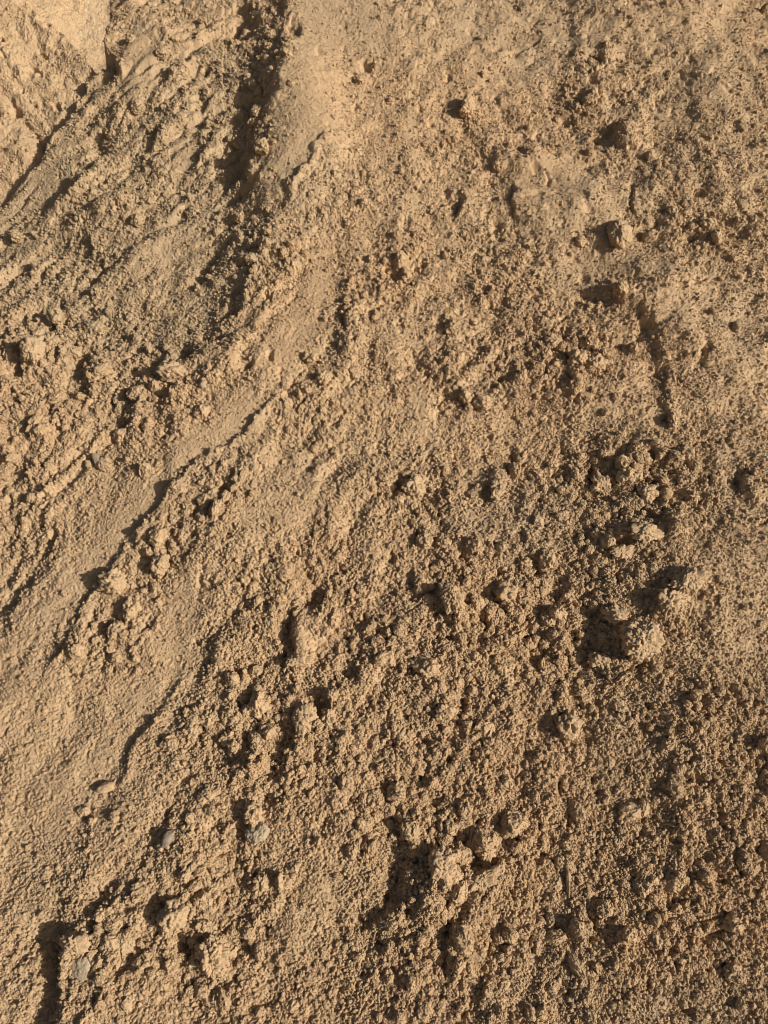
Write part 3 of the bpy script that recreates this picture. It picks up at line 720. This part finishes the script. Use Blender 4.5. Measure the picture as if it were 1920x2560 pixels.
qi = qi[qk]; rq = .0009 * (rng.random(len(qi)) + 1e-3) ** (-1 / 3.2); rq = np.minimum(rq, .004)
pw = np.r_[pw, to_world(fs[qi] + rng.uniform(-.0016, .0016, len(qi)), ft[qi] + rng.uniform(-.0016, .0016, len(qi)), mh[qi] + rq * .3)]
r = np.r_[r, rq]; kindi = np.r_[kindi, rng.integers(0, 4, len(qi))]; knot = np.r_[knot, np.zeros(len(qi), bool)]
ok = pw[:, 2] > 0.0
pw, r, kindi, knot = pw[ok], r[ok], kindi[ok], knot[ok]; n = len(r)
pm = bpy.data.meshes.new('sand_crumbs'); pm.vertices.add(n); pm.vertices.foreach_set('co', pw.astype(np.float32).reshape(-1))
at = pm.attributes.new('size', 'FLOAT_VECTOR', 'POINT')
sc3 = (r[:, None] * rng.uniform(.75, 1.3, (n, 3))).astype(np.float32); at.data.foreach_set('vector', sc3.reshape(-1))
at = pm.attributes.new('turn', 'FLOAT_VECTOR', 'POINT'); at.data.foreach_set('vector', rng.uniform(0, 6.283, (n, 3)).astype(np.float32).reshape(-1))
at = pm.attributes.new('kind_index', 'INT', 'POINT'); at.data.foreach_set('value', kindi.astype(np.int32))
crumbs = bpy.data.objects.new('sand_crumbs', pm); scene.collection.objects.link(crumbs)
crumbs['kind'] = 'stuff'; crumbs['label'] = 'loose crumbs of damp sand strewn all over the heap'
print('crumbs', n, 'knots', int(knot.sum()))
ng = bpy.data.node_groups.new('crumbs', 'GeometryNodeTree')
ng.interface.new_socket('Geometry', in_out='INPUT', socket_type='NodeSocketGeometry')
ng.interface.new_socket('Geometry', in_out='OUTPUT', socket_type='NodeSocketGeometry')
N = ng.nodes; L = ng.links
gi = N.new('NodeGroupInput'); go = N.new('NodeGroupOutput')
join = N.new('GeometryNodeGeometryToInstance')
def lumpy(i, subdiv, scale, amt, radius=1.0, detail=3.0, rough=.6):
    ic = N.new('GeometryNodeMeshIcoSphere'); ic.inputs['Subdivisions'].default_value = subdiv; ic.inputs['Radius'].default_value = radius
    pos = N.new('GeometryNodeInputPosition')
    nz = N.new('ShaderNodeTexNoise'); nz.noise_dimensions = '4D'; nz.inputs['W'].default_value = 7.3 * i; nz.inputs['Scale'].default_value = scale; nz.inputs['Detail'].default_value = detail; nz.inputs['Roughness'].default_value = rough
    L.new(pos.outputs[0], nz.inputs['Vector'])
    sub = N.new('ShaderNodeVectorMath'); sub.operation = 'SUBTRACT'; L.new(nz.outputs['Color'], sub.inputs[0]); sub.inputs[1].default_value = (.5, .5, .5)
    ml = N.new('ShaderNodeVectorMath'); ml.operation = 'SCALE'; L.new(sub.outputs[0], ml.inputs[0]); ml.inputs['Scale'].default_value = amt
    sp = N.new('GeometryNodeSetPosition'); L.new(ic.outputs[0], sp.inputs['Geometry']); L.new(ml.outputs[0], sp.inputs['Offset'])
    return sp.outputs[0]
def finish(sock, smooth=True):
    ss = N.new('GeometryNodeSetShadeSmooth'); L.new(sock, ss.inputs[0]); ss.inputs['Shade Smooth'].default_value = smooth
    mt = N.new('GeometryNodeSetMaterial'); mt.inputs['Material'].default_value = M_SAND; L.new(ss.outputs[0], mt.inputs[0])
    return mt.outputs[0]
def rand(lo, hi, sd, vec=False):
    rv = N.new('FunctionNodeRandomValue'); rv.data_type = 'FLOAT_VECTOR' if vec else 'FLOAT'
    ins = [q_ for q_ in rv.inputs if q_.enabled]
    ins[0].default_value = (lo,) * 3 if vec else lo; ins[1].default_value = (hi,) * 3 if vec else hi
    rv.inputs['Seed'].default_value = sd
    return [q_ for q_ in rv.outputs if q_.enabled][0]
socks = []
for i in range(4):
    socks.append(finish(lumpy(i, 2 if i < 2 else 3, 1.2, 2.3), i > 0))
for i in range(6):
    core = lumpy(10 + i, 3, 1.2, 2.0, .85)
    grain = lumpy(30 + i, 2, 1.2, 1.4)
    ip = N.new('GeometryNodeInstanceOnPoints'); L.new(core, ip.inputs['Points']); L.new(grain, ip.inputs['Instance'])
    er = N.new('FunctionNodeEulerToRotation'); L.new(rand(0, 6.28, i, True), er.inputs[0]); L.new(er.outputs[0], ip.inputs['Rotation'])
    L.new(rand(.12, .34, 20 + i), ip.inputs['Scale'])
    jg = N.new('GeometryNodeJoinGeometry'); L.new(core, jg.inputs[0]); L.new(ip.outputs[0], jg.inputs[0])
    rl = N.new('GeometryNodeRealizeInstances'); L.new(jg.outputs[0], rl.inputs[0])
    socks.append(finish(rl.outputs[0]))
for i in range(5):
    socks.append(finish(lumpy(50 + i, 5, 1.0, 2.1, detail=8.0, rough=.68)))
for s_ in reversed(socks): L.new(s_, join.inputs[0])
inst = N.new('GeometryNodeInstanceOnPoints'); inst.inputs['Pick Instance'].default_value = True
def named(nm, ty):
    a = N.new('GeometryNodeInputNamedAttribute'); a.data_type = ty; a.inputs['Name'].default_value = nm
    return [o_ for o_ in a.outputs if o_.enabled and o_.name == 'Attribute'][0]
L.new(gi.outputs[0], inst.inputs['Points']); L.new(join.outputs[0], inst.inputs['Instance'])
L.new(named('kind_index', 'INT'), inst.inputs['Instance Index'])
e2r = N.new('FunctionNodeEulerToRotation'); L.new(named('turn', 'FLOAT_VECTOR'), e2r.inputs[0]); L.new(e2r.outputs[0], inst.inputs['Rotation'])
L.new(named('size', 'FLOAT_VECTOR'), inst.inputs['Scale'])
L.new(inst.outputs[0], go.inputs[0])
md = crumbs.modifiers.new('crumbs', 'NODES'); md.node_group = ng
